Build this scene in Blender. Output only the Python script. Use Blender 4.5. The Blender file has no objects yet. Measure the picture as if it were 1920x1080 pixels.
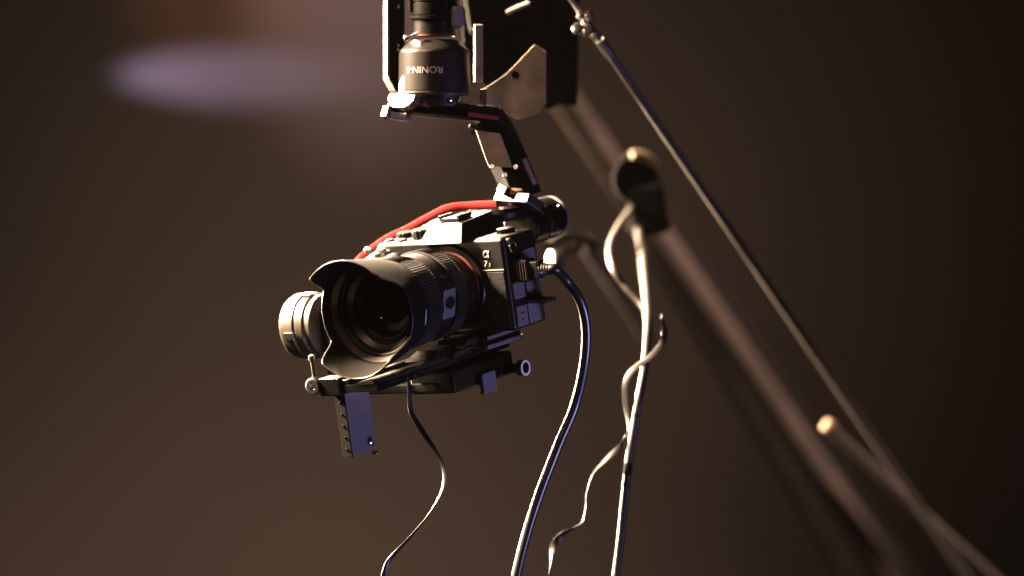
import bpy, bmesh, math, random
from mathutils import Vector, Matrix
random.seed(4)
PI = math.pi
sc = bpy.context.scene
COL = sc.collection
S = 0.00045455            # metres per photograph pixel at the focus distance (a 129 mm wide camera body)
D = 6.0                   # distance of the viewpoint

# ------------------------------------------------------------------ camera
cam = bpy.data.cameras.new('viewpoint'); co = bpy.data.objects.new('viewpoint', cam); COL.objects.link(co)
co.location = (0, -D, 0); co.rotation_euler = (PI/2, 0, 0)
cam.sensor_width = 36; cam.lens = 36*D/(1920*S); cam.clip_start = 0.1; cam.clip_end = 100
cam.dof.use_dof = True; cam.dof.focus_distance = D - 0.045
cam.dof.aperture_fstop = cam.lens/74.0; cam.dof.aperture_blades = 0
sc.camera = co

# ------------------------------------------------------------------ world, lamps, exposure
w = bpy.data.worlds.new('World'); sc.world = w; w.use_nodes = True
w.node_tree.nodes['Background'].inputs[0].default_value = (.55, .40, .34, 1)
w.node_tree.nodes['Background'].inputs[1].default_value = .010
sc.view_settings.view_transform = 'Standard'; sc.view_settings.look = 'None'
sc.view_settings.exposure = 0; sc.view_settings.gamma = 1
sc.cycles.use_denoising = True
sc.cycles.max_bounces = 6; sc.cycles.sample_clamp_indirect = 4

def lamp(name, kind, loc, target, energy, color, size=.5, size_y=None, spot=None, blend=1.0, soft=.05, spread=180):
    l = bpy.data.lights.new(name, kind); l.energy = energy; l.color = color
    if kind == 'AREA':
        l.size = size; l.spread = math.radians(spread)
        if size_y: l.shape = 'RECTANGLE'; l.size_y = size_y
    else:
        l.spot_size = math.radians(spot); l.spot_blend = blend; l.shadow_soft_size = soft
    o = bpy.data.objects.new(name, l); COL.objects.link(o); o.location = loc
    o.rotation_euler = (Vector(target)-Vector(loc)).to_track_quat('-Z', 'Y').to_euler()
    return o
lamp('key_lamp', 'AREA', (-2.15, .46, 1.38), (0, 0, 0), 210, (1, .72, .47), .44, spread=56)
lamp('front_lamp', 'AREA', (-1.24, -1.67, 1.70), (-.09, 0, .0), .65, (1, .58, .40), .30, spread=24)
lamp('side_back_lamp', 'AREA', (-1.8, 2.6, .25), (.08, 0, -.02), 150, (1, .73, .48), .40, spread=46)
lamp('top_back_lamp', 'AREA', (-.9, 2.6, 2.6), (.1, .2, 0), 150, (1, .70, .46), .4, spread=60)
lamp('cool_lamp', 'AREA', (2.3, -1.2, -1.2), (-.05, 0, -.05), 0.75, (.46, .42, 1), .5, spread=19)
lamp('jib_lamp', 'SPOT', (1.8, .3, 1.4), (.44, 1.75, -.40), 380, (1, .72, .60), spot=54, blend=.8, soft=.1)
lamp('drop_lamp', 'SPOT', (-.60, 2.1, -.55), (-.15, 4.05, .0), 25, (1, .735, .55), spot=42, soft=.3)
lamp('violet_lamp', 'SPOT', (-.98, 3.93, .310), (.02, 4.1426, .295), 33, (.62, .57, 1), spot=10, blend=.8, soft=.004)
lamp('mauve_lamp', 'SPOT', (-.30, 3.0, 1.6), (-.22, 4.05, .44), 56, (1, .70, .72), spot=15, soft=.03)
lamp('red_lamp', 'SPOT', (-.65, 3.0, 1.6), (-.43, 4.05, .47), 18, (1, .36, .20), spot=12, soft=.03)

# ------------------------------------------------------------------ materials
def mat(name, col, rough=.45, metal=0., bump=0., bscale=900., var=.0, vscale=60., coat=0., spec=.5, rvar=0., col2=None):
    m = bpy.data.materials.new(name); m.use_nodes = True
    nt = m.node_tree; b = nt.nodes['Principled BSDF']
    b.inputs['Base Color'].default_value = (*col, 1); b.inputs['Roughness'].default_value = rough
    b.inputs['Metallic'].default_value = metal; b.inputs['Coat Weight'].default_value = coat
    b.inputs['Specular IOR Level'].default_value = spec
    tc = nt.nodes.new('ShaderNodeTexCoord')
    if var or col2 or rvar:
        n = nt.nodes.new('ShaderNodeTexNoise'); n.inputs['Scale'].default_value = vscale; n.inputs['Detail'].default_value = 6
        nt.links.new(tc.outputs['Object'], n.inputs['Vector'])
        if var or col2:
            r = nt.nodes.new('ShaderNodeValToRGB'); r.color_ramp.elements[0].position = .35; r.color_ramp.elements[1].position = .68
            c2 = col2 or tuple(c*(1+var) for c in col)
            r.color_ramp.elements[0].color = (*[c*(1-var) for c in col], 1); r.color_ramp.elements[1].color = (*c2, 1)
            nt.links.new(n.outputs['Fac'], r.inputs['Fac']); nt.links.new(r.outputs['Color'], b.inputs['Base Color'])
        if rvar:
            mr = nt.nodes.new('ShaderNodeMapRange'); mr.inputs['To Min'].default_value = max(.03, rough-rvar); mr.inputs['To Max'].default_value = rough+rvar
            nt.links.new(n.outputs['Fac'], mr.inputs['Value']); nt.links.new(mr.outputs['Result'], b.inputs['Roughness'])
    if bump:
        n2 = nt.nodes.new('ShaderNodeTexNoise'); n2.inputs['Scale'].default_value = bscale; n2.inputs['Detail'].default_value = 3
        bp = nt.nodes.new('ShaderNodeBump'); bp.inputs['Strength'].default_value = bump; bp.inputs['Distance'].default_value = .0006
        nt.links.new(tc.outputs['Object'], n2.inputs['Vector']); nt.links.new(n2.outputs['Fac'], bp.inputs['Height'])
        nt.links.new(bp.outputs['Normal'], b.inputs['Normal'])
    return m
M_BODY = mat('black_body_paint', (.0030, .0026, .0024), .34, spec=.5, bump=.18, bscale=1500, rvar=.08, vscale=90)
M_LEATHER = mat('black_leatherette', (.0042, .0036, .0032), .5, spec=.16, bump=.9, bscale=1300)
M_BARREL = mat('black_lens_barrel', (.0028, .0026, .0028), .40, spec=.35, bump=.12, bscale=1600, rvar=.06)
M_RUBBER = mat('black_rubber', (.0045, .0042, .0045), .55, spec=.35, bump=.2, bscale=1800)
M_FLOCK = mat('matte_hood_lining', (.0030, .0024, .0022), .7, spec=.09, bump=.4, bscale=2500)
M_SATIN = mat('satin_black_ring', (.032, .023, .018), .25, metal=.2, spec=1.0)
M_PAN = mat('satin_black_motor', (.009, .0072, .006), .34, metal=.0, spec=.55, bump=.06, bscale=1800)
M_MOTOR = mat('satin_charcoal_motor', (.032, .024, .018), .40, metal=.0, spec=.8, bump=.06, bscale=1800)
M_TUBE_LIT = mat('jib_paint_lit', (.135, .102, .086), .45, var=.2, vscale=12)  # paler, redder copy of the jib paint; light on the tube is painted in
M_RIM = mat('glossy_hood_edge', (.022, .018, .015), .30, spec=.6)
M_ANOD = mat('black_anodised_metal', (.026, .0245, .024), .30, metal=.93, bump=.06, bscale=2000, rvar=.08, vscale=70)
M_ANOD2 = mat('dark_grey_alloy', (.075, .07, .068), .34, metal=.93, rvar=.1, vscale=60)
M_STEEL = mat('bare_steel', (.55, .53, .50), .25, metal=1., rvar=.08)
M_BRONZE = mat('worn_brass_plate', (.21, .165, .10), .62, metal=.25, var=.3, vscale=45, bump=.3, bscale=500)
M_GLASS = mat('front_glass', (.0004, .0004, .0006), .05, coat=.3)
M_ORANGE = mat('orange_ring', (.07, .008, .004), .4)
M_RED = mat('red_cord', (.13, .004, .0035), .8, spec=.12, bump=.4, bscale=900)
M_MAGENTA = mat('painted_magenta_light', (.14, .012, .05), .4)  # magenta light put into a colour
M_WHITE = mat('white_print', (.82, .80, .78), .5)
M_GREYPRINT = mat('grey_print', (.42, .36, .32), .5)
M_CABLE = mat('black_cable_jacket', (.007, .0066, .007), .36, spec=.8, coat=.25, bump=.05, bscale=700, rvar=.07, vscale=60)
M_CABLE3 = mat('thin_cable_jacket', (.004, .0037, .004), .38, spec=.55, bump=.05, bscale=700)
M_CABLE2 = mat('grey_cable_jacket', (.016, .013, .010), .42, spec=.5, bump=.06, bscale=700, rvar=.08, vscale=40)
M_TIE = mat('cable_tie', (.0035, .0033, .0033), .85, spec=.06)
M_CLAMP_SHADE = mat('shaded_clamp_black', (.0016, .0014, .0014), .9, spec=.03)  # near-black base puts the clamp's shade into its colour
M_DARK = mat('matte_black_bracket', (.0022, .0019, .0018), .75, spec=.06, bump=.15, bscale=600)
M_TUBE = mat('jib_paint', (.028, .020, .018), .6, rvar=.1, vscale=15, var=.25)
M_ROPE = mat('stay_cable', (.085, .066, .058), .65, metal=.0, bump=.3, bscale=400)
M_KNOB = mat('brass_knob', (.20, .13, .08), .55, metal=.5)
M_BLUE = mat('cool_lit_grey', (.12, .115, .13), .5, bump=.1)  # paler, bluish tone puts cool light into the pieces that use it

# ------------------------------------------------------------------ geometry helpers (bmesh in photograph-pixel units inside a frame)
def W(px, py, d=0.):
    """world point seen at that pixel when it stands d pixels' worth behind the focus plane"""
    k = 1 + d*S/D
    return Vector(((px-960)*S*k, d*S, (540-py)*S*k))
def K(d): return S*(1+d*S/D)
def F(px, py, d=0., rx=0., ry=0., rz=0.):
    R = Matrix.Rotation(math.radians(rz), 4, 'Z') @ Matrix.Rotation(math.radians(ry), 4, 'Y') @ Matrix.Rotation(math.radians(rx), 4, 'X')
    return Matrix.Translation(W(px, py, d)) @ R @ Matrix.Scale(K(d), 4)
NK = Vector((-.63, -.67, .40)).normalized()
def FN(px, py, d=0., roll=0.):
    """frame whose -y looks half-way between the viewer and the left stage light"""
    Y = -NK; X = Y.cross(Vector((0, 0, 1))).normalized(); Z = X.cross(Y)
    return Matrix.Translation(W(px, py, d)) @ Matrix((X, Y, Z)).transposed().to_4x4() @ Matrix.Rotation(math.radians(roll), 4, 'Y') @ Matrix.Scale(K(d), 4)
psi, pit, rol = math.radians(35.1), math.radians(10.7), math.radians(2.0)
f_ = Vector((-math.sin(psi)*math.cos(pit), -math.cos(psi)*math.cos(pit), -math.sin(pit)))
r0 = Vector((math.cos(psi), -math.sin(psi), 0)); u0 = r0.cross(-f_).normalized()
r_ = (r0*math.cos(rol)+u0*math.sin(rol)).normalized(); u_ = r_.cross(-f_).normalized()
RC = Matrix((r_, -f_, u_)).transposed().to_4x4()
MC = Matrix.Translation(W(845, 538)) @ RC @ Matrix.Scale(S, 4)      # the photographed camera: x its left hand, y back, z up
ID = Matrix.Identity(4)

def box(x0, x1, y0, y1, z0, z1, bev=2., seg=2, bm=None):
    t = bmesh.new(); bmesh.ops.create_cube(t, size=1)
    for v in t.verts:
        v.co = Vector(((x0+x1)/2+v.co.x*(x1-x0), (y0+y1)/2+v.co.y*(y1-y0), (z0+z1)/2+v.co.z*(z1-z0)))
    if bev: bmesh.ops.bevel(t, geom=list(t.edges), offset=bev, segments=seg, profile=.5, affect='EDGES')
    return join(bm, t)
def join(bm, t):
    if bm is None: return t
    me = bpy.data.meshes.new('tmp'); t.to_mesh(me); bm.from_mesh(me); bpy.data.meshes.remove(me); t.free(); return bm
def hexa(pts, bev=2., seg=2):
    """eight corners: bottom four then top four, same order"""
    t = bmesh.new(); v = [t.verts.new(p) for p in pts]
    for q in ((3, 2, 1, 0), (4, 5, 6, 7), (0, 1, 5, 4), (1, 2, 6, 5), (2, 3, 7, 6), (3, 0, 4, 7)): t.faces.new([v[i] for i in q])
    bmesh.ops.recalc_face_normals(t, faces=t.faces)
    if bev: bmesh.ops.bevel(t, geom=list(t.edges), offset=bev, segments=seg, profile=.5, affect='EDGES')
    return t
def prism(poly, y0, y1, bev=1., bm=None):
    """polygon in x,z pushed along y"""
    t = bmesh.new(); a = [t.verts.new((x, y0, z)) for x, z in poly]; b = [t.verts.new((x, y1, z)) for x, z in poly]
    n = len(poly); t.faces.new(a); t.faces.new(b[::-1])
    for i in range(n): t.faces.new((a[i], b[i], b[(i+1) % n], a[(i+1) % n]))
    bmesh.ops.recalc_face_normals(t, faces=t.faces)
    if bev: bmesh.ops.bevel(t, geom=[e for e in t.edges], offset=bev, segments=2, profile=.5, affect='EDGES')
    return join(bm, t)
def lathe(prof, axis='Z', c=(0, 0, 0), n=64, rad=None, closed=False, bm=None):
    """prof: list of (height along axis, radius); rad(h, ang, r) may modulate"""
    t = bmesh.new(); rows = []
    for h, r in prof:
        row = []
        for i in range(n):
            a = 2*PI*i/n; rr, hh = (rad(h, a, r) if rad else (r, h)); x, y = rr*math.cos(a), rr*math.sin(a)
            p = {'Z': (x, y, hh), 'X': (hh, x, y), '-Y': (x, -hh, y), 'Y': (x, hh, y)}[axis]
            row.append(t.verts.new(Vector(p)+Vector(c)))
        rows.append(row)
    m = len(rows)
    for j in range(m if closed else m-1):
        A, B = rows[j], rows[(j+1) % m]
        for i in range(n): t.faces.new((A[i], A[(i+1) % n], B[(i+1) % n], B[i]))
    if not closed:
        for row, h in ((rows[0], 0), (rows[-1], 1)):
            if prof[0 if h == 0 else -1][1] > .01: t.faces.new(row if h else row[::-1])
    bmesh.ops.remove_doubles(t, verts=t.verts, dist=1e-4)
    bmesh.ops.recalc_face_normals(t, faces=t.faces)
    return join(bm, t)
def spline(pts, n=10):
    out = []; P = [Vector(p) for p in pts]; P = [2*P[0]-P[1]]+P+[2*P[-1]-P[-2]]
    for i in range(1, len(P)-2):
        for k in range(n):
            t = k/n; a, b, c, d = P[i-1:i+3]
            out.append(.5*((2*b)+(c-a)*t+(2*a-5*b+4*c-d)*t*t+(3*b-a-3*c+d)*t**3))
    out.append(P[-2]); return out
def sweep(path, ra, rb=None, n=12, bm=None, up=Vector((0, 1, 0)), twist=None):
    """closed tube along points; ra, rb half sizes (numbers or lists)"""
    t = bmesh.new(); rows = []; m = len(path); nrm = None
    for i, p in enumerate(path):
        tg = (path[min(i+1, m-1)]-path[max(i-1, 0)]).normalized()
        if nrm is None: nrm = (up-tg*up.dot(tg)).normalized()
        else: nrm = (nrm-tg*nrm.dot(tg)).normalized()
        bi = tg.cross(nrm)
        a = ra[i] if isinstance(ra, (list, tuple)) else ra
        b = (rb[i] if isinstance(rb, (list, tuple)) else rb) if rb is not None else a
        tw = twist(i/(m-1)) if twist else 0
        row = []
        for k in range(n):
            an = 2*PI*(k+.5)/n; u, v = a*math.cos(an), b*math.sin(an)
            u, v = u*math.cos(tw)-v*math.sin(tw), u*math.sin(tw)+v*math.cos(tw)
            row.append(t.verts.new(p+nrm*u+bi*v))
        rows.append(row)
    for j in range(m-1):
        for i in range(n): t.faces.new((rows[j][i], rows[j][(i+1) % n], rows[j+1][(i+1) % n], rows[j+1][i]))
    t.faces.new(rows[0][::-1]); t.faces.new(rows[-1])
    bmesh.ops.recalc_face_normals(t, faces=t.faces)
    return join(bm, t)
def wtube(pts, rad, n=12, sub=10, flat=1., twist=None):
    path = spline([W(*p) for p in pts], sub)
    k = sum(K(p[2]) for p in pts)/len(pts)
    r = rad*k if not isinstance(rad, list) else [x*k for x in rad]
    return sweep(path, r, r*flat if not isinstance(r, list) else [x*flat for x in r], n, twist=twist)

WORLD = {}
def wm(o): return WORLD.get(o.name, ID) if o else ID
def obj(name, bm, M, m, parent=None, ang=35, label=None):
    inv = wm(parent).inverted() if parent else ID
    me = bpy.data.meshes.new(name)
    X = inv @ M
    bmesh.ops.transform(bm, matrix=X, verts=bm.verts); bm.to_mesh(me); bm.free()
    me.materials.append(m)
    for p in me.polygons: p.use_smooth = True
    me.set_sharp_from_angle(angle=math.radians(ang))
    o = bpy.data.objects.new(name, me); COL.objects.link(o)
    wn = o.modifiers.new('normals', 'WEIGHTED_NORMAL'); wn.keep_sharp = True; wn.weight = 80
    if parent: o.parent = parent
    WORLD[o.name] = wm(parent)
    if label: o['label'] = label
    return o
def thing(name, label, cat, M=None, group=None):
    o = bpy.data.objects.new(name, None); COL.objects.link(o); o.empty_display_size = .02
    M = M or ID
    loc, rot, _ = M.decompose(); MM = Matrix.LocRotScale(loc, rot, None)
    o.matrix_world = MM; WORLD[o.name] = MM
    o['label'] = label; o['category'] = cat
    if group: o['group'] = group
    return o
def tag(o, label, cat, group=None):
    o['label'] = label; o['category'] = cat
    if group: o['group'] = group
    return o
def textbm(s, size, shear=0., extrude=.3, align='CENTER', sx=1.):
    c = bpy.data.curves.new('t', 'FONT'); c.body = s; c.size = size; c.extrude = extrude; c.align_x = align; c.align_y = 'CENTER'
    c.shear = shear; c.resolution_u = 6
    o = bpy.data.objects.new('t', c); COL.objects.link(o)
    dg = bpy.context.evaluated_depsgraph_get(); me = bpy.data.meshes.new_from_object(o.evaluated_get(dg))
    bm = bmesh.new(); bm.from_mesh(me); bpy.data.objects.remove(o); bpy.data.curves.remove(c); bpy.data.meshes.remove(me)
    for v in bm.verts: v.co = Vector((v.co.x*sx, -v.co.z, v.co.y))      # stands up, reads from -y
    return bm
def screw(M, name, parent, r=4., h=3., m=None):
    """round socket screw, head towards -y of its frame"""
    bm = lathe([(0, r), (h*.7, r), (h, r*.8), (h, r*.45), (h*.4, r*.4), (h*.4, 0)], '-Y', n=20)
    return obj(name, bm, M, m or M_STEEL, parent)
def T(x, y, z): return Matrix.Translation((x, y, z))

# ================================================================== backdrop (the setting)
bm = bmesh.new(); nx, nz = 160, 60; g = []
for j in range(nz+1):
    row = []
    for i in range(nx+1):
        x = -4+8*i/nx; z = -2.5+5*j/nz
        y = 4.05+.005*math.sin(x*5.3+.4*math.sin(z))+.003*math.sin(x*11.7+1.3)
        row.append(bm.verts.new((x, y, z)))
    g.append(row)
for j in range(nz):
    for i in range(nx): bm.faces.new((g[j][i], g[j][i+1], g[j+1][i+1], g[j+1][i]))
M_DROP = mat('brown_backdrop_cloth', (.30, .235, .20), .9, var=.04, vscale=2, bump=.3, bscale=300, spec=.1)
bd = obj('backdrop', bm, ID, M_DROP); bd['kind'] = 'structure'

# thin haze added to lift the blacks, filling the whole place, viewpoint included
hz = obj('haze', box(-4.6, 4.6, -7.5, 4.6, -3.6, 3.6, 0), ID, M_DROP)
hz['kind'] = 'stuff'
M_HAZE = bpy.data.materials.new('added_haze'); M_HAZE.use_nodes = True
_n = M_HAZE.node_tree.nodes; _n.remove(_n['Principled BSDF'])
_v = _n.new('ShaderNodeVolumePrincipled'); _v.inputs['Density'].default_value = .00020; _v.inputs['Color'].default_value = (.9, .88, .86, 1)
M_HAZE.node_tree.links.new(_v.outputs['Volume'], _n['Material Output'].inputs['Volume'])
hz.data.materials.clear(); hz.data.materials.append(M_HAZE)

# ================================================================== mirrorless camera
cm = thing('mirrorless_camera', 'black mirrorless camera with a petal hood lens facing lower left', 'camera', MC)
body = obj('body', box(-165, 130, 5, 112, -90, 88, 9, 3), MC, M_BODY, cm)
obj('leather_panel', box(56, 124, 2.5, 8, -84, 24, 2), MC, M_LEATHER, body)
obj('leather_panel', box(129, 132, 12, 104, -86, 74, 1), MC, M_BODY, body)
obj('grip', box(-178, -98, -38, 60, -90, 70, 20, 4), MC, M_LEATHER, cm)
hump = hexa([(-52, -14, 83), (50, -14, 83), (52, 116, 83), (-52, 116, 83), (-36, 10, 119), (40, 10, 119), (38, 112, 124), (-34, 112, 124)], 3, 3)
hump = obj('viewfinder_hump', hump, MC, M_BODY, cm)
obj('hot_shoe', box(-22, 24, 22, 64, 121, 127, 1.2, bm=box(-24, -17, 22, 64, 126, 132, 1, bm=box(19, 26, 22, 64, 126, 132, 1))), MC, M_ANOD2, hump)
obj('eyecup', box(-40, 42, 112, 142, 80, 124, 8, 3), MC, M_RUBBER, hump)
def kn(n, a): return lambda h, an, r: (r*(1+a*(1 if math.sin(n*an) > 0 else 0)), h)
d = obj('mode_dial', lathe([(88, 24), (90, 25), (103, 25), (105, 23), (105.5, 0)], 'Z', (-84, 58, 0), 72, kn(18, .04)), MC, M_ANOD, cm)
obj('exposure_dial', lathe([(86, 19), (96, 19), (98, 17), (98.5, 0)], 'Z', (-138, 72, 0), 72, kn(18, .04)), MC, M_ANOD, cm)
sb = obj('shutter_button', lathe([(66, 17), (74, 17), (76, 15), (76, 10), (80, 10), (81, 8), (81.5, 0)], 'Z', (-140, -12, 0), 40), MC, M_STEEL, cm)
for x, y in ((-112, 22), (-146, 28)):
    obj('custom_button', lathe([(84, 9), (91, 9), (92.5, 7), (93, 0)], 'Z', (x, y, 0), 28), MC, M_ANOD2, cm)
obj('top_dial', lathe([(86, 17), (96, 17), (97.5, 15), (98, 0)], 'Z', (96, 66, 0), 60, kn(15, .05)), MC, M_ANOD, cm)
lug = obj('strap_lug', box(128, 138, 14, 26, 62, 84, 3), MC, M_STEEL, cm)
obj('split_ring', lathe([(8+2*math.cos(a), 0) for a in (0,)] and [(1.6*math.sin(a), 10+1.6*math.cos(a)) for a in [i*PI/4 for i in range(8)]], 'X', (139, 22, 66), 32, closed=True), MC, M_STEEL, lug)
for y0, y1, z0, z1 in ((14, 48, -32, -2), (54, 98, -32, -2), (14, 46, -84, -46), (50, 104, -84, -46), (46, 96, 4, 54)):
    pd = obj('port_door', box(131, 135.5, y0, y1, z0, z1, 1.5), MC, M_BLUE, cm)
    if z1 == -46 and y0 == 14:
        obj('port_symbol', box(135, 136, 24, 38, -60, -58, 0, bm=box(135, 136, 26, 33, -72, -70, 0)), MC, M_TIE, pd)
obj('port_cover', hexa([(134, 46, -44), (172, 54, -48), (172, 92, -48), (134, 92, -44), (134, 46, -38), (172, 54, -42), (172, 92, -42), (134, 92, -38)], 1), MC, M_RUBBER, cm)
obj('rear_screen', box(-92, 66, 113, 124, -76, 62, 3), MC, M_BODY, cm)
obj('mount_ring', lathe([(-6, 80), (0, 80), (3, 78), (3, 69), (-2, 69)], '-Y', n=96, closed=True), MC, M_ANOD, cm)
obj('mount_index_ring', lathe([(0, 68.5), (3.5, 68.5), (4.5, 67), (4.5, 64), (0, 64)], '-Y', n=96, closed=True), MC, M_ORANGE, cm)
obj('emblem', textbm('α', 24, .15, .4), MC @ T(87, 4.2, 59), M_WHITE, cm)
obj('model_number', textbm('7', 15, .2, .4), MC @ T(84, 4.2, 40), M_WHITE, cm)
obj('model_number', textbm('S', 10, .2, .4), MC @ T(93, 4.2, 38), M_GREYPRINT, cm)
obj('badge_line', box(58, 124, 3.2, 6, 27, 28.4, 0), MC, M_GREYPRINT, cm)

# lens (a part of the camera; its rings and hood are sub-parts)
lens = obj('lens', lathe([(4, 50), (4, 62), (30, 62), (36, 72), (58, 76), (64, 80), (100, 82), (101, 82.6), (144, 83.5), (146, 82), (197, 82), (200, 85), (212, 88), (222, 90), (236, 91.5), (236, 89), (160, 84), (150, 50)], '-Y', n=128, closed=True), MC, M_BARREL, cm)
def ribs(n, a): return lambda h, an, r: (r*(1+a*math.cos(n*an)), h)
obj('zoom_ring', lathe([(64, 81), (65, 84.5), (98, 85.5), (99, 83)], '-Y', n=480, rad=ribs(96, .011)), MC, M_RUBBER, lens, ang=60)
obj('focus_ring', lathe([(146, 83), (147, 86), (196, 87), (197, 84)], '-Y', n=480, rad=ribs(96, .011)), MC, M_RUBBER, lens, ang=60)
obj('collar_ring', lathe([(200.5, 86), (200.5, 87.6), (204, 88), (204, 86)], '-Y', n=96, closed=True), MC, M_SATIN, lens)
def hood_rad(tip, val):
    def fn(h, a, r):
        if h < 240: return r, h
        c = abs(math.sin(a)); s = min(1, max(0, (c-.45)/.3)); s = s*s*(3-2*s)
        lim = val+(tip-val)*s; q = (h-240)/(tip-240)
        hh = 240+(lim-240)*q
        return r-(h-hh)*.14, hh
    return fn
prof = [(226, 94.5), (233, 95.5), (240, 97)]+[(240+86*i/12, 97+15*i/12) for i in range(1, 13)]
inner = [(h, r-3.2) for h, r in prof][::-1]
hood = obj('lens_hood', lathe(prof+inner, '-Y', n=180, rad=hood_rad(326, 269), closed=True), MC, M_FLOCK, lens, ang=50)
rimfn = hood_rad(326, 269); rimpts = []
for k in range(181):
    a = 2*PI*k/180; rr, hh = rimfn(326, a, 110.4); rimpts.append(Vector((rr*math.cos(a), -hh, rr*math.sin(a))))
obj('hood_rim', sweep(rimpts, 1.4, 1.4, 8), MC, M_RIM, lens, ang=60)  # paler glossy rim added to draw a highlight line along the hood edge
obj('front_bezel', lathe([(242, 92), (238, 85), (224, 72), (210, 53), (198, 53), (198, 88)], '-Y', n=96, closed=True), MC, M_FLOCK, lens, ang=25)
for q in ([(253, 94), (243, 86.5), (240, 86.5), (240, 93)], [(229, 75), (220, 66.5), (217, 67), (220, 74)]):
    obj('bezel_ring', lathe(q, '-Y', n=96, closed=True), MC, M_SATIN, lens, ang=25)
for t_, R_ in ((236, 82), (214, 56)):
    obj('retaining_ring', lathe([(t_+2*math.cos(k*PI/4), R_+1.8*math.sin(k*PI/4)) for k in range(8)], '-Y', n=96, closed=True), MC, M_ANOD2, lens)
obj('front_element', lathe([(206, 54), (211, 46), (216, 34), (219, 18), (220, 0)], '-Y', n=64), MC, M_GLASS, lens)
obj('inner_element', lathe([(192, 53), (196, 53), (196, 34), (192, 34)], '-Y', n=64, closed=True), MC, M_SATIN, lens)
# button and switch on the side of the barrel
def on_barrel(t, ang, R=84.):
    a = math.radians(ang); n = Vector((math.cos(a), 0, math.sin(a))); y = Vector((0, -1, 0)).cross(n)
    # frame: -y points outwards, x along the lens axis to the front
    xx = Vector((0, -1, 0)); yy = -n; zz = xx.cross(yy)
    return MC @ Matrix.Translation(Vector((R*n.x, -t, R*n.z))) @ Matrix((xx, yy, zz)).transposed().to_4x4()
bt = obj('focus_button', lathe([(-2, 15), (2, 15), (2, 13), (.5, 12.5), (.5, 11), (2.2, 10), (2.6, 0)], '-Y', n=40), on_barrel(123, -4, 83.5), M_ANOD, lens)
obj('switch_panel', box(-20, 20, -1.4, 3, -34, 22, 3), on_barrel(123, -12, 82.3), M_BLUE, lens)
obj('switch', box(-6, 6, -4, 2, -4, 4, 1.5), on_barrel(120, 27, 83.5), M_STEEL, lens)
obj('focal_mark', box(-1, 1, -.6, 1, -14, 14, 0), on_barrel(207, -14, 88.5), M_WHITE, lens)

# ================================================================== sliding plate under the camera
pl = thing('camera_plate', 'long black slotted sliding plate clamped beneath the camera and lens', 'camera plate', MC @ T(0, 0, -140))
rail = obj('rail', box(-38, 40, -322, 108, -137, -122, 2), MC, M_ANOD, pl)
obj('edge_rail', box(28, 42, -318, 104, -122, -114, 1.5), MC, M_ANOD2, rail)
obj('edge_rail', box(-42, -28, -318, 104, -122, -114, 1.5), MC, M_ANOD2, rail)
riser = obj('riser_block', box(-44, 74, -22, 100, -121, -92, 3), MC, M_ANOD, pl)
obj('side_groove', box(74, 79, -14, 96, -102, -95, 1), MC, M_BLUE, riser)
obj('side_groove', box(74, 81, -20, 98, -119, -111, 1), MC, M_BLUE, riser)
obj('lens_foot', hexa([(-20, -150, -114), (44, -150, -114), (44, -60, -114), (-20, -60, -114), (-10, -120, -98), (40, -120, -98), (40, -66, -98), (-10, -66, -98)], 2), MC, M_ANOD, pl)
obj('clamp_lever', box(46, 64, -100, -30, -112, -106, 2), MC, M_ANOD2, pl)
for x0, x1, y, z, h in ((-6, 62, -62, -92, 9), (8, 52, -96, -108, 12), (-30, 20, -60, -80, 5)):
    obj('stop_block', hexa([(x0, y, z-h), (x1, y, z-h), (x1, y+40, z-h), (x0, y+40, z-h), (x0+1, y+h*.68, z), (x1-1, y+h*.68, z), (x1-1, y+40, z), (x0+1, y+40, z)], .8), MC, M_ANOD2, pl)
fc = obj('front_clamp', box(-92, -44, -326, -288, -142, -108, 4), MC, M_ANOD, pl)
obj('thumb_screw', lathe([(0, 16), (10, 16), (12, 14), (12, 7), (2, 6)], '-Y', c=(-104, -318, -122), n=36, closed=True), MC, M_ANOD2, fc)
obj('lever_post', lathe([(-108, 4), (-76, 4), (-75, 6.5), (-66, 6.5), (-64, 4), (-63.5, 0)], 'Z', (-104, -318, 0), 20), MC, M_STEEL, fc)
hk = obj('hanging_bracket', box(-82, -60, -292, -216, -262, -138, 3), MC, M_BLUE, pl, label='slim blue-lit bracket hanging below the plate front')
obj('perforated_edge_shade', box(-83, -61, -295, -290, -263, -137, 1), MC, M_FLOCK, hk)  # matte black cover puts shade on the bracket's front face
for i in range(5): obj('stud', lathe([(0, 2.6), (1.6, 2.4), (2, 1.5), (2, 0)], '-Y', (-71, -295, -160-22*i), 14), MC, M_ANOD2, hk)
obj('bracket_screw', lathe([(0, 9), (2, 9), (4, 7.5), (6, 4), (6.6, 0)], 'X', (-60, -236, -246), 24), MC, M_STEEL, hk)
obj('set_screw', lathe([(0, 4), (8, 4), (9, 3), (9, 0)], 'X', (-62, -228, -268), 14), MC, M_STEEL, hk)
for y in (-232, -206): screw(MC @ T(40, y, -130) @ Matrix.Rotation(PI/2, 4, 'Z'), 'plate_screw', pl, 3.6, 3)
screw(MC @ T(40, -70, -131) @ Matrix.Rotation(PI/2, 4, 'Z'), 'plate_screw', pl, 3.6, 3)
for y0, y1 in ((-300, -240), (-190, -110), (-90, 10)):
    obj('slot_strip', box(40, 41.4, y0, y1, -128.5, -126, .3), MC, M_ANOD2, rail)

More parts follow.
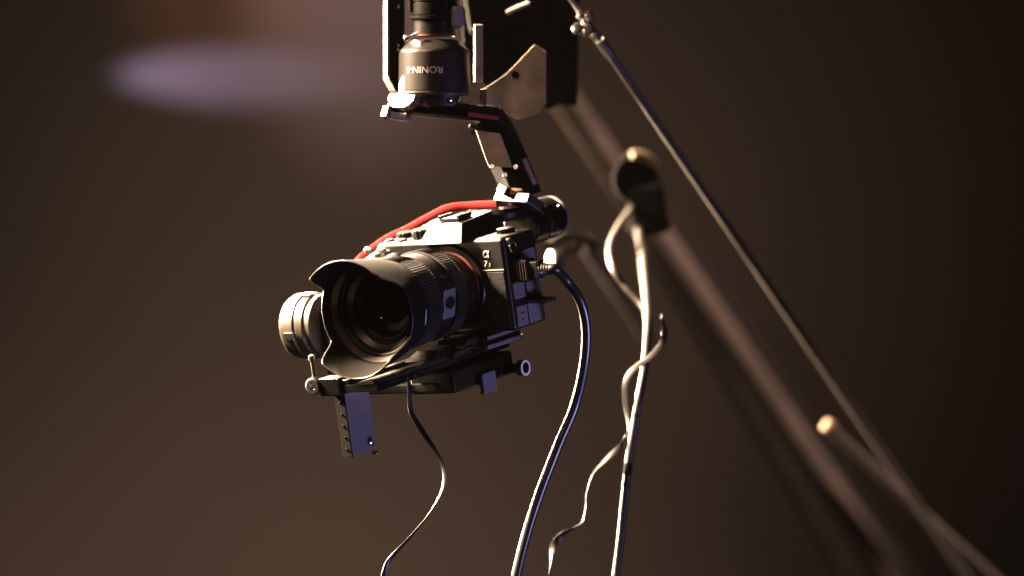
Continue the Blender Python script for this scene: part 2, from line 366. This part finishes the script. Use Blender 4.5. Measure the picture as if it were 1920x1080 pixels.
# ================================================================== gimbal carrying the camera
GD = 150.
gb = thing('camera_gimbal', 'black motorised camera gimbal hung upside down from the jib head', 'gimbal', F(815, 172, GD))
pm = obj('pan_motor', lathe([(0, 60), (1, 66), (5, 68), (8, 67.5), (8.6, 66), (9.4, 66), (10, 67.5), (80, 66.5), (84, 65), (86, 64), (92, 58), (104, 43), (106, 38)], 'Z', n=96), F(815, 180, GD), M_PAN, gb, ang=30)
obj('motor_hub', lathe([(0, 54), (20, 56), (22, 52)], 'Z', n=64), F(815, 200, GD), M_PAN, gb)
tx = textbm('RONIN-S', 17.5, 0, .35, sx=1.08)
for v in tx.verts:
    x, y, z = -v.co.x, v.co.y, -v.co.z                      # the gimbal hangs upside down, so does its name
    a = x/67.2; rr = 67.3-y; v.co = Vector((rr*math.sin(a), -rr*math.cos(a), z))
obj('lettering', tx, F(815, 132, GD) @ Matrix.Rotation(math.radians(-18), 4, 'Z'), M_GREYPRINT, pm)
obj('red_ring', lathe([(104, 37), (104, 41), (107, 41), (107, 37)], 'Z', n=64, closed=True), F(815, 172, GD), M_ORANGE, pm)
thr = []
for i in range(11): thr += [(108+i*2.4, 39.5), (109.2+i*2.4, 38)]
obj('threaded_neck', lathe([(106, 30)]+thr+[(136, 30)], 'Z', n=64), F(815, 172, GD), M_ANOD2, gb)
obj('lock_collar', lathe([(134, 38), (135, 44), (137, 46), (141, 46), (143, 43), (143, 38)], 'Z', n=64), F(815, 172, GD), M_ANOD, gb)
gp = obj('handle', lathe([(143, 40), (144, 44), (164, 44), (166, 42), (168, 42), (170, 45), (250, 45), (252, 40)], 'Z', n=64), F(815, 172, GD), M_ANOD, gb)
obj('handle_rib', box(-48, -38, -18, 6, 150, 248, 2), F(815, 172, GD), M_ANOD2, gp)
obj('knob_block', box(30, 56, -40, 0, 118, 160, 8, 3), F(815, 172, GD), M_BLUE, gp)
obj('latch_lever', lathe([(0, 4), (10, 3), (18, 3), (20, 6), (26, 6), (28, 3), (28.5, 0)], 'X', n=20), F(783, 62, GD-40, ry=155), M_STEEL, gb)
sp = obj('side_panel', prism([(-15, 160), (-15, -128), (-3, -150), (12, -160), (16, -150), (16, 160)], -22, 22, 2), F(738, 20, GD+30, rz=16), M_DARK, gb)
obj('edge_strip', box(-18, -14.5, -20, -12, -124, 120, 1), F(738, 20, GD+30, rz=16), M_RUBBER, sp)
for z in (8, -66, -74): screw(F(738, 20, GD+30, rz=16) @ T(3, -22, z), 'panel_screw', sp, 3, 2)
# pan arm with its clamped end
FA = F(832, 205, GD, ry=6)
pa = obj('pan_arm', box(-104, 108, -34, 34, -17, 15, 9, 3), FA, M_ANOD, gb)
half = [(-28, 12), (28, 12), (27, 0), (20, -10), (8, -15), (-8, -15), (-20, -10), (-27, 0)]
obj('arm_end_pad', prism([(x*1.25, z*1.05) for x, z in half], -4, 14, 1.5), FN(753, 189, GD-46, 4), M_ANOD2, pa)
obj('end_latch', box(-7, 7, -8, 8, -11, 11, 1.5), FN(726, 211, GD-34), M_STEEL, pa)
obj('end_latch', box(-14, 26, -14, 14, -7, 7, 3), F(745, 218, GD-30, ry=8), M_BLUE, pa)
obj('arm_screw', lathe([(0, 6), (4, 6), (5, 4), (5, 0)], '-Y', n=18), F(763, 214, GD-44, rx=-20), M_STEEL, pa)
obj('arm_screw', lathe([(0, 4), (4, 4), (5, 3), (5, 0)], '-Y', n=18), F(815, 189, GD-50), M_STEEL, pa)
obj('arm_screw', lathe([(0, 5), (4, 5), (5, 3), (5, 0)], '-Y', n=18), F(848, 192, GD-50), M_STEEL, pa)
obj('magenta_spill', box(-28, 30, -3, 3, -4, 4, 1), F(906, 218, GD-36, ry=8), M_MAGENTA, pa)  # coloured strips stand in for magenta light on the arm's underside
obj('magenta_spill', box(-12, 12, -3, 3, -4, 4, 1), F(795, 196, GD-50, ry=8), M_MAGENTA, pa)
# slanted roll-axis stem
st = wtube([(908, 222, GD), (928, 246, GD), (948, 290, GD), (968, 336, GD), (982, 372, GD)], 40, n=6, sub=3, flat=.9)
stem = obj('roll_stem', st, ID, M_ANOD, gb, ang=20)
obj('stem_lit_face', hexa([(-26, -4, -2), (20, -4, -8), (20, 6, -8), (-26, 6, -2), (-2, -4, -70), (44, -4, -72), (44, 6, -72), (-2, 6, -70)], 2), F(918, 242, GD-44, rz=-6), M_BRONZE, stem)  # brass colour stands in for light on the dark stem's front face
obj('stem_lip', box(-14, 14, -8, 8, -4, 4, 2), F(893, 240, GD-30, ry=20), M_ANOD2, stem)
for x, y in ((924, 313), (948, 329), (968, 314)): screw(F(x, y, GD-46, rx=-15, rz=-20), 'stem_screw', stem, 5, 5)
obj('stem_rod', wtube([(982, 298, GD-20), (992, 322, GD-20), (1003, 346, GD-20)], 6), ID, M_BLUE, stem)
tp = obj('roll_bracket', box(-44, 44, -4, 40, -9, 10, 2), FN(961, 371, 80, 3), M_ANOD2, gb)
obj('bracket_block', box(-13, 13, -6, 16, -7, 10, 3), FN(943, 357, 84, 20), M_ANOD2, tp)
obj('bracket_knob', lathe([(0, 14), (5, 14), (7, 12), (7, 0)], 'Z', n=30), F(967, 362, 88, rx=14), M_BRONZE, tp)
rm = obj('roll_motor', lathe([(-292, 30), (-290, 36), (-282, 40), (-240, 41), (-238, 39.5), (-236, 39.5), (-234, 41), (-196, 41), (-190, 36), (-188, 25)], '-Y', (42, 0, 80), 72), MC, M_ANOD, gb)
obj('end_cap', lathe([(-306, 25), (-303, 35), (-297, 39), (-292.5, 39.5), (-292.5, 25)], '-Y', (42, 0, 80), 72), MC, M_BLUE, rm)
obj('red_glint', box(-5, 5, -2, 2, -3, 3, 1), MC @ T(70, 236, 108) @ Matrix.Rotation(.6, 4, 'Y'), M_ORANGE, rm)  # red dot stands in for a glint on the motor
for y, z in ((214, 100), (254, 60), (270, 100), (226, 52)): obj('motor_screw', lathe([(0, 4), (3, 4), (3.5, 0)], 'X', (42+36, y, z), 14), MC, M_STEEL, rm)
arm = [(46, 210, 104), (38, 132, 112), (-70, 124, 106), (-121, 122, 90), (-225, 120, 52), (-290, 116, 16), (-306, 80, -30), (-306, 0, -42), (-306, -96, -42)]
obj('roll_arm', sweep(spline([Vector(p) for p in arm], 8), 15, 24, 10, up=Vector((0, 1, .2))), MC, M_ANOD, gb)
obj('arm_joint', box(-292, -270, 102, 134, 8, 44, 6, 3), MC, M_ANOD2, gb)
for x, y, z in ((-254, 100, 62), (-246, 98, 60), (-238, 96, 50)): obj('joint_screw', lathe([(0, 6), (5, 6), (7, 4), (7, 0)], '-Y', (x, y, z), 18), MC, M_STEEL, gb)
tm = obj('tilt_motor', lathe([(-300, 40), (-299, 50), (-294, 58), (-286, 62), (-262, 63), (-259, 60.5), (-256, 60.5), (-253, 63), (-240, 62), (-236, 59), (-225, 59), (-222, 40)], 'X', (0, -100, -46), 96), MC, M_MOTOR, gb, ang=28)
obj('motor_glint_pad', box(-262, -240, -8, 8, -3, 3, 2), MC @ T(0, -100, -46) @ Matrix.Rotation(math.radians(14), 4, 'X') @ T(0, 0, 63), M_STEEL, tm)  # bright steel pads stand in for small highlights on the motor
obj('motor_glint_pad', box(-282, -258, -8, 8, -3, 3, 2), MC @ T(0, -100, -46) @ Matrix.Rotation(math.radians(98), 4, 'X') @ T(0, 0, 63), M_STEEL, tm)
lb = box(-221, -206, -128, -72, -178, -16, 5); lb = box(-215, 30, -126, -74, -178, -160, 4, bm=lb)
obj('tilt_bracket', lb, MC, M_ANOD, gb)
base = obj('camera_base', box(-36, 64, -120, 80, -182, -138, 6, 3), MC, M_ANOD, gb)
obj('base_block', box(62, 76, -42, 2, -200, -160, 4), MC, M_BLUE, base)
obj('base_knob', lathe([(62, 9), (88, 9), (88, 15), (100, 15.5), (101, 14), (101, 11), (94, 10.5), (94, 0)], 'X', (0, 62, -170), 48), MC, M_ANOD, base)
obj('lit_knob_rim', lathe([(101.5, 15), (102.5, 14.5), (102.5, 11.2), (101.5, 10.8)], 'X', (0, 62, -170), 48, closed=True), MC, M_WHITE, base)  # white ring puts the violet light on the knob's rim into colour
obj('base_screw', lathe([(64, 4), (67, 4), (68, 0)], 'X', (0, 30, -178), 16), MC, M_STEEL, base)

# ================================================================== head of the jib: plates the gimbal bolts onto
jh = thing('mounting_bracket', 'dark bracket with a worn brass plate holding the gimbal at the top', 'bracket', F(1000, 100, GD+90))
PD = GD+90
pts = [(1003, 83), (1024, 97), (1024, 195), (1008, 214), (972, 224), (940, 208), (906, 198), (906, 168), (950, 138)]
plate = prism([(x-970, 150-y) for x, y in pts][::-1], -5, 5, 1.2)
plo = obj('brass_plate', plate, F(970, 150, PD, rz=-4), M_BRONZE, jh)
obj('bolt_hole', lathe([(0, 7), (1.5, 7), (1.5, 4.5), (-1, 4), (-1, 0)], '-Y', n=24), F(966, 140, PD-7, rz=-4), M_TIE, plo)
obj('upright', hexa([(-34, -30, -88), (28, -30, -88), (28, 30, -88), (-34, 30, -88), (-30, -30, 190), (34, -30, 190), (34, 30, 190), (-30, 30, 190)], 5, 3), F(1054, 110, PD+560), M_DARK, jh)
obj('crossbar', box(-100, 110, -26, 26, -40, 40, 5, 3), F(975, 10, PD+400, ry=-8), M_DARK, jh)
obj('back_panel', prism([(-94, 130), (116, 130), (112, -70), (96, -104), (66, -118), (-20, -96), (-62, -66), (-94, -70)], -8, 8, 1), F(962, 88, PD+480), M_DARK, jh)
obj('brass_strip', box(-8, 8, -5, 5, -54, 54, 2), F(897, 100, PD, rz=8), M_BRONZE, jh)
obj('lit_edge_pin', box(-5, 5, -5, 5, -17, 17, 2), F(906, 184, GD-10, rz=-30), M_STEEL, jh)  # pale pin and clip stand in for lit edges of the plate
obj('lit_edge_clip', box(-14, 14, -8, 8, -3, 3, 1.5), F(925, 203, GD-10, rx=15, ry=8), M_ANOD2, jh)
screw(F(1060, 152, PD+520, rz=28), 'upright_bolt', jh, 12, 12, M_TUBE)
obj('highlight_line', wtube([(950, 24, PD+330), (972, 14, PD+330), (992, 6, PD+330)], 4), ID, M_BLUE, jh)  # pale tube stands in for a faint highlight along the crossbar

# ================================================================== jib arm running away to the lower right
ja = thing('jib_crane', 'long dark jib crane arm sloping out of focus to the lower right', 'jib crane', F(1240, 470, 1800))
def strut(a, b, r, n=24, ext=0.):
    A, B = W(*a), W(*b); d_ = (B-A).normalized(); k = (K(a[2])+K(b[2]))/2
    return sweep([A, A.lerp(B, .33), A.lerp(B, .66), B+d_*ext], r*k, None, n)
obj('main_tube', strut((1046, 165, 2900), (1760, 1212, 4300), 26), ID, M_TUBE_LIT, ja)
obj('lower_tube', strut((1195, 418, 3400), (1665, 1210, 4900), 15), ID, M_TUBE, ja)
obj('upper_tube', strut((1180, 300, 2900), (1790, 1200, 4300), 8), ID, M_TUBE, ja)
cl = obj('pivot_clamp', lathe([(-5, 40), (-4, 44), (4, 44), (5, 40)], '-Y', n=48), F(1192, 338, 1500, rx=-4, rz=12), M_CLAMP_SHADE, ja)
obj('clamp_rim_light', sweep([Vector((47*math.cos(a), -6, 47*math.sin(a))) for a in [math.radians(30+5*i) for i in range(15)]], 5, 9, 10), F(1192, 338, 1500, rx=-4, rz=12), M_BRONZE, cl)  # brass arc stands in for the backlit highlight on the clamp's edge
obj('clamp_plate', box(-34, 36, -12, 20, -104, -10, 10, 3), F(1204, 338, 1500, ry=-10), M_CLAMP_SHADE, cl)
obj('rear_brace', strut((1095, 455, 2200), (1225, 640, 2800), 13), ID, M_TUBE, ja)
rk = obj('rear_knob', lathe([(-14, 8), (-13, 15), (-8, 19), (6, 19), (12, 14), (14, 6)], 'X', n=32), F(1043, 487, 1300, rz=20), M_ANOD2, ja)
obj('knob_arm', wtube([(1028, 462, 1300), (1055, 446, 1350), (1085, 446, 1400), (1115, 462, 1500)], 9), ID, M_ANOD, rk)
obj('knob_link', wtube([(1043, 487, 1300), (1065, 472, 1350), (1088, 462, 1400)], 8), ID, M_ANOD, rk)

# ================================================================== stay rods of the jib with their fittings
sr = thing('stay_rod', 'thin grey stay rod running the full slope from the top fittings', 'stay rod', F(1140, 95, 360))
obj('rod', strut((1140, 95, 360), (1800, 1062, 2200), 7.5, 16, ext=.05), ID, M_ROPE, sr)
obj('wire', wtube([(1060, -14, 310), (1078, 8, 330), (1098, 42, 340)], 5), ID, M_ROPE, sr)
tb = obj('turnbuckle', strut((1096, 40, 340), (1146, 106, 370), 9, 16), ID, M_STEEL, sr)
for x, y, r in ((1090, 30, 8), (1104, 30, 8), (1083, 54, 10), (1103, 58, 11)):
    obj('fitting_nut', lathe([(-8, r*.6), (-6, r), (0, r*1.1), (6, r), (8, r*.6)], '-Y', n=20), F(x, y, 330, rx=-20), M_STEEL, tb)
obj('ferrule', strut((1124, 76, 345), (1142, 100, 355), 10, 16), ID, M_STEEL, tb)
sr2 = thing('stay_rod', 'short grey stay rod starting at the bright knob lower right', 'stay rod', F(1555, 800, 1900))
obj('rod', strut((1560, 806, 1900), (1880, 1100, 2500), 9, 16, ext=.05), ID, M_ROPE, sr2)
obj('end_knob', lathe([(-12, 7), (-10, 11), (-5, 13.5), (5, 13.5), (10, 11), (12, 6)], 'Z', n=28), F(1555, 800, 1900, ry=35, rx=10), M_KNOB, sr2)

# ================================================================== cables
hc = thing('video_cable', 'thick glossy black cable plugged into the side of the camera', 'cable', F(985, 508, -40))
FP = MC @ T(134, 26, 24)
plug = obj('plug', box(0, 34, -10, 22, -24, 18, 3, bm=box(34, 56, -6, 18, -20, 14, 4)), FP, M_BODY, hc)
for i in range(4): obj('grip_ridge', box(12+6*i, 14+6*i, -11.5, -9, -20, 14, .4), FP, M_SATIN, plug)
def at(M, x, y, z): return M @ Vector((x, y, z))
p0 = at(FP, 56, 6, -3); p1 = at(FP, 84, 6, -4)
srp = []; srr = []
for i in range(21):
    t = i/20; srp.append(p0.lerp(p1, t)); srr.append((12.5-2*t if (i//2) % 2 == 0 else 9.5)*S)
obj('strain_relief', sweep(srp, srr, None, 18), ID, M_CABLE, hc)
dz = p1.y/S
px = lambda v: (960+v.x/S/(1+v.y/D), 540-v.z/S/(1+v.y/D))
ex, ey = px(p1)
path = [W(ex-8, ey-1, dz), W(ex+4, ey+1, dz), W(1062, 526, -70), W(1087, 562, -60), W(1099, 612, -40), W(1096, 680, -20), W(1078, 760, 0), W(1048, 832, 0), W(1014, 920, 0), W(988, 1000, 0), W(968, 1080, 0), W(955, 1150, 0)]
obj('cord', sweep(spline(path, 12), 9.3*S, None, 20), ID, M_CABLE, hc)

tag(obj('signal_cable', wtube([(766, 715, -60), (768, 745, -60), (772, 775, -60), (792, 808, -60), (816, 846, -60), (832, 880, -60), (829, 918, -60), (804, 964, -60), (768, 1008, -60), (738, 1040, -60), (724, 1062, -60), (716, 1100, -60)],
    5.2, 12, 10, .32, lambda t: 4.2*t+.5), ID, M_CABLE3), 'thin black wavy cable dangling from the plate under the lens', 'cable')
E = [(1190, 370, 1600), (1199, 440, 1450), (1207, 510, 950), (1214, 600, 450), (1211, 672, 340), (1200, 740, 300), (1190, 800, 300), (1180, 860, 300), (1171, 940, 300), (1163, 1020, 300), (1150, 1120, 300)]
ec = thing('power_cable', 'thick pale grey hanging cable with dark ties, right of the black cable', 'cable', F(1200, 430, 320))
obj('cord', wtube(E, 7.5, 16, 10), ID, M_CABLE2, ec)
es = spline([W(*p) for p in E], 10)
for pyy in (680, 776, 905):
    q = min(range(len(es)-1), key=lambda i: abs(px(es[i])[1]-pyy))
    tdir = (es[q+1]-es[q]).normalized()
    obj('cable_tie', sweep([es[q], es[q]+tdir*2*S, es[q]+tdir*4*S], 8.2*S, None, 16), ID, M_TIE, ec)
qs = [p for p in es if 862 < px(p)[1] < 898]
obj('dim_band', sweep(qs, 8.3*S, None, 16), ID, M_TIE, ec)  # dark band painted where the cable's highlight dims
tag(obj('curly_cable', wtube([(1240, 590, 340), (1246, 622, 340), (1240, 646, 335), (1216, 672, 325), (1188, 692, 320), (1174, 716, 318), (1172, 748, 318), (1178, 792, 318), (1177, 815, 318), (1166, 836, 310), (1136, 862, 300), (1113, 888, 300), (1101, 922, 300), (1098, 955, 300), (1091, 980, 300), (1074, 991, 300), (1052, 1004, 300), (1037, 1024, 300), (1033, 1050, 300), (1032, 1120, 300)],
    6.5, 12, 8, .2, lambda t: 9*t+.8*math.sin(14*t)), ID, M_CABLE3), 'thin black curly cable winding beside the pale grey cable', 'cable')
tag(obj('loop_cable', wtube([(1200, 350, 1600), (1188, 385, 1520), (1160, 424, 1100), (1143, 462, 780), (1147, 498, 640), (1172, 536, 620), (1204, 572, 600), (1217, 600, 560), (1216, 660, 400)], 6.5, 14, 10),
    ID, M_CABLE2), 'pale looped cable curving out from the clamp behind the camera', 'cable')
rc = [(40, 128, 133), (-20, 128, 133), (-70, 122, 131), (-121, 120, 114), (-170, 118, 95), (-225, 116, 76), (-290, 112, 40), (-308, 100, 10)]
tag(obj('red_cord', sweep(spline([Vector(p) for p in rc], 10), 3.2, 8, 14), MC, M_RED), 'bright red cord running along the gimbal arm behind the camera top', 'cord')
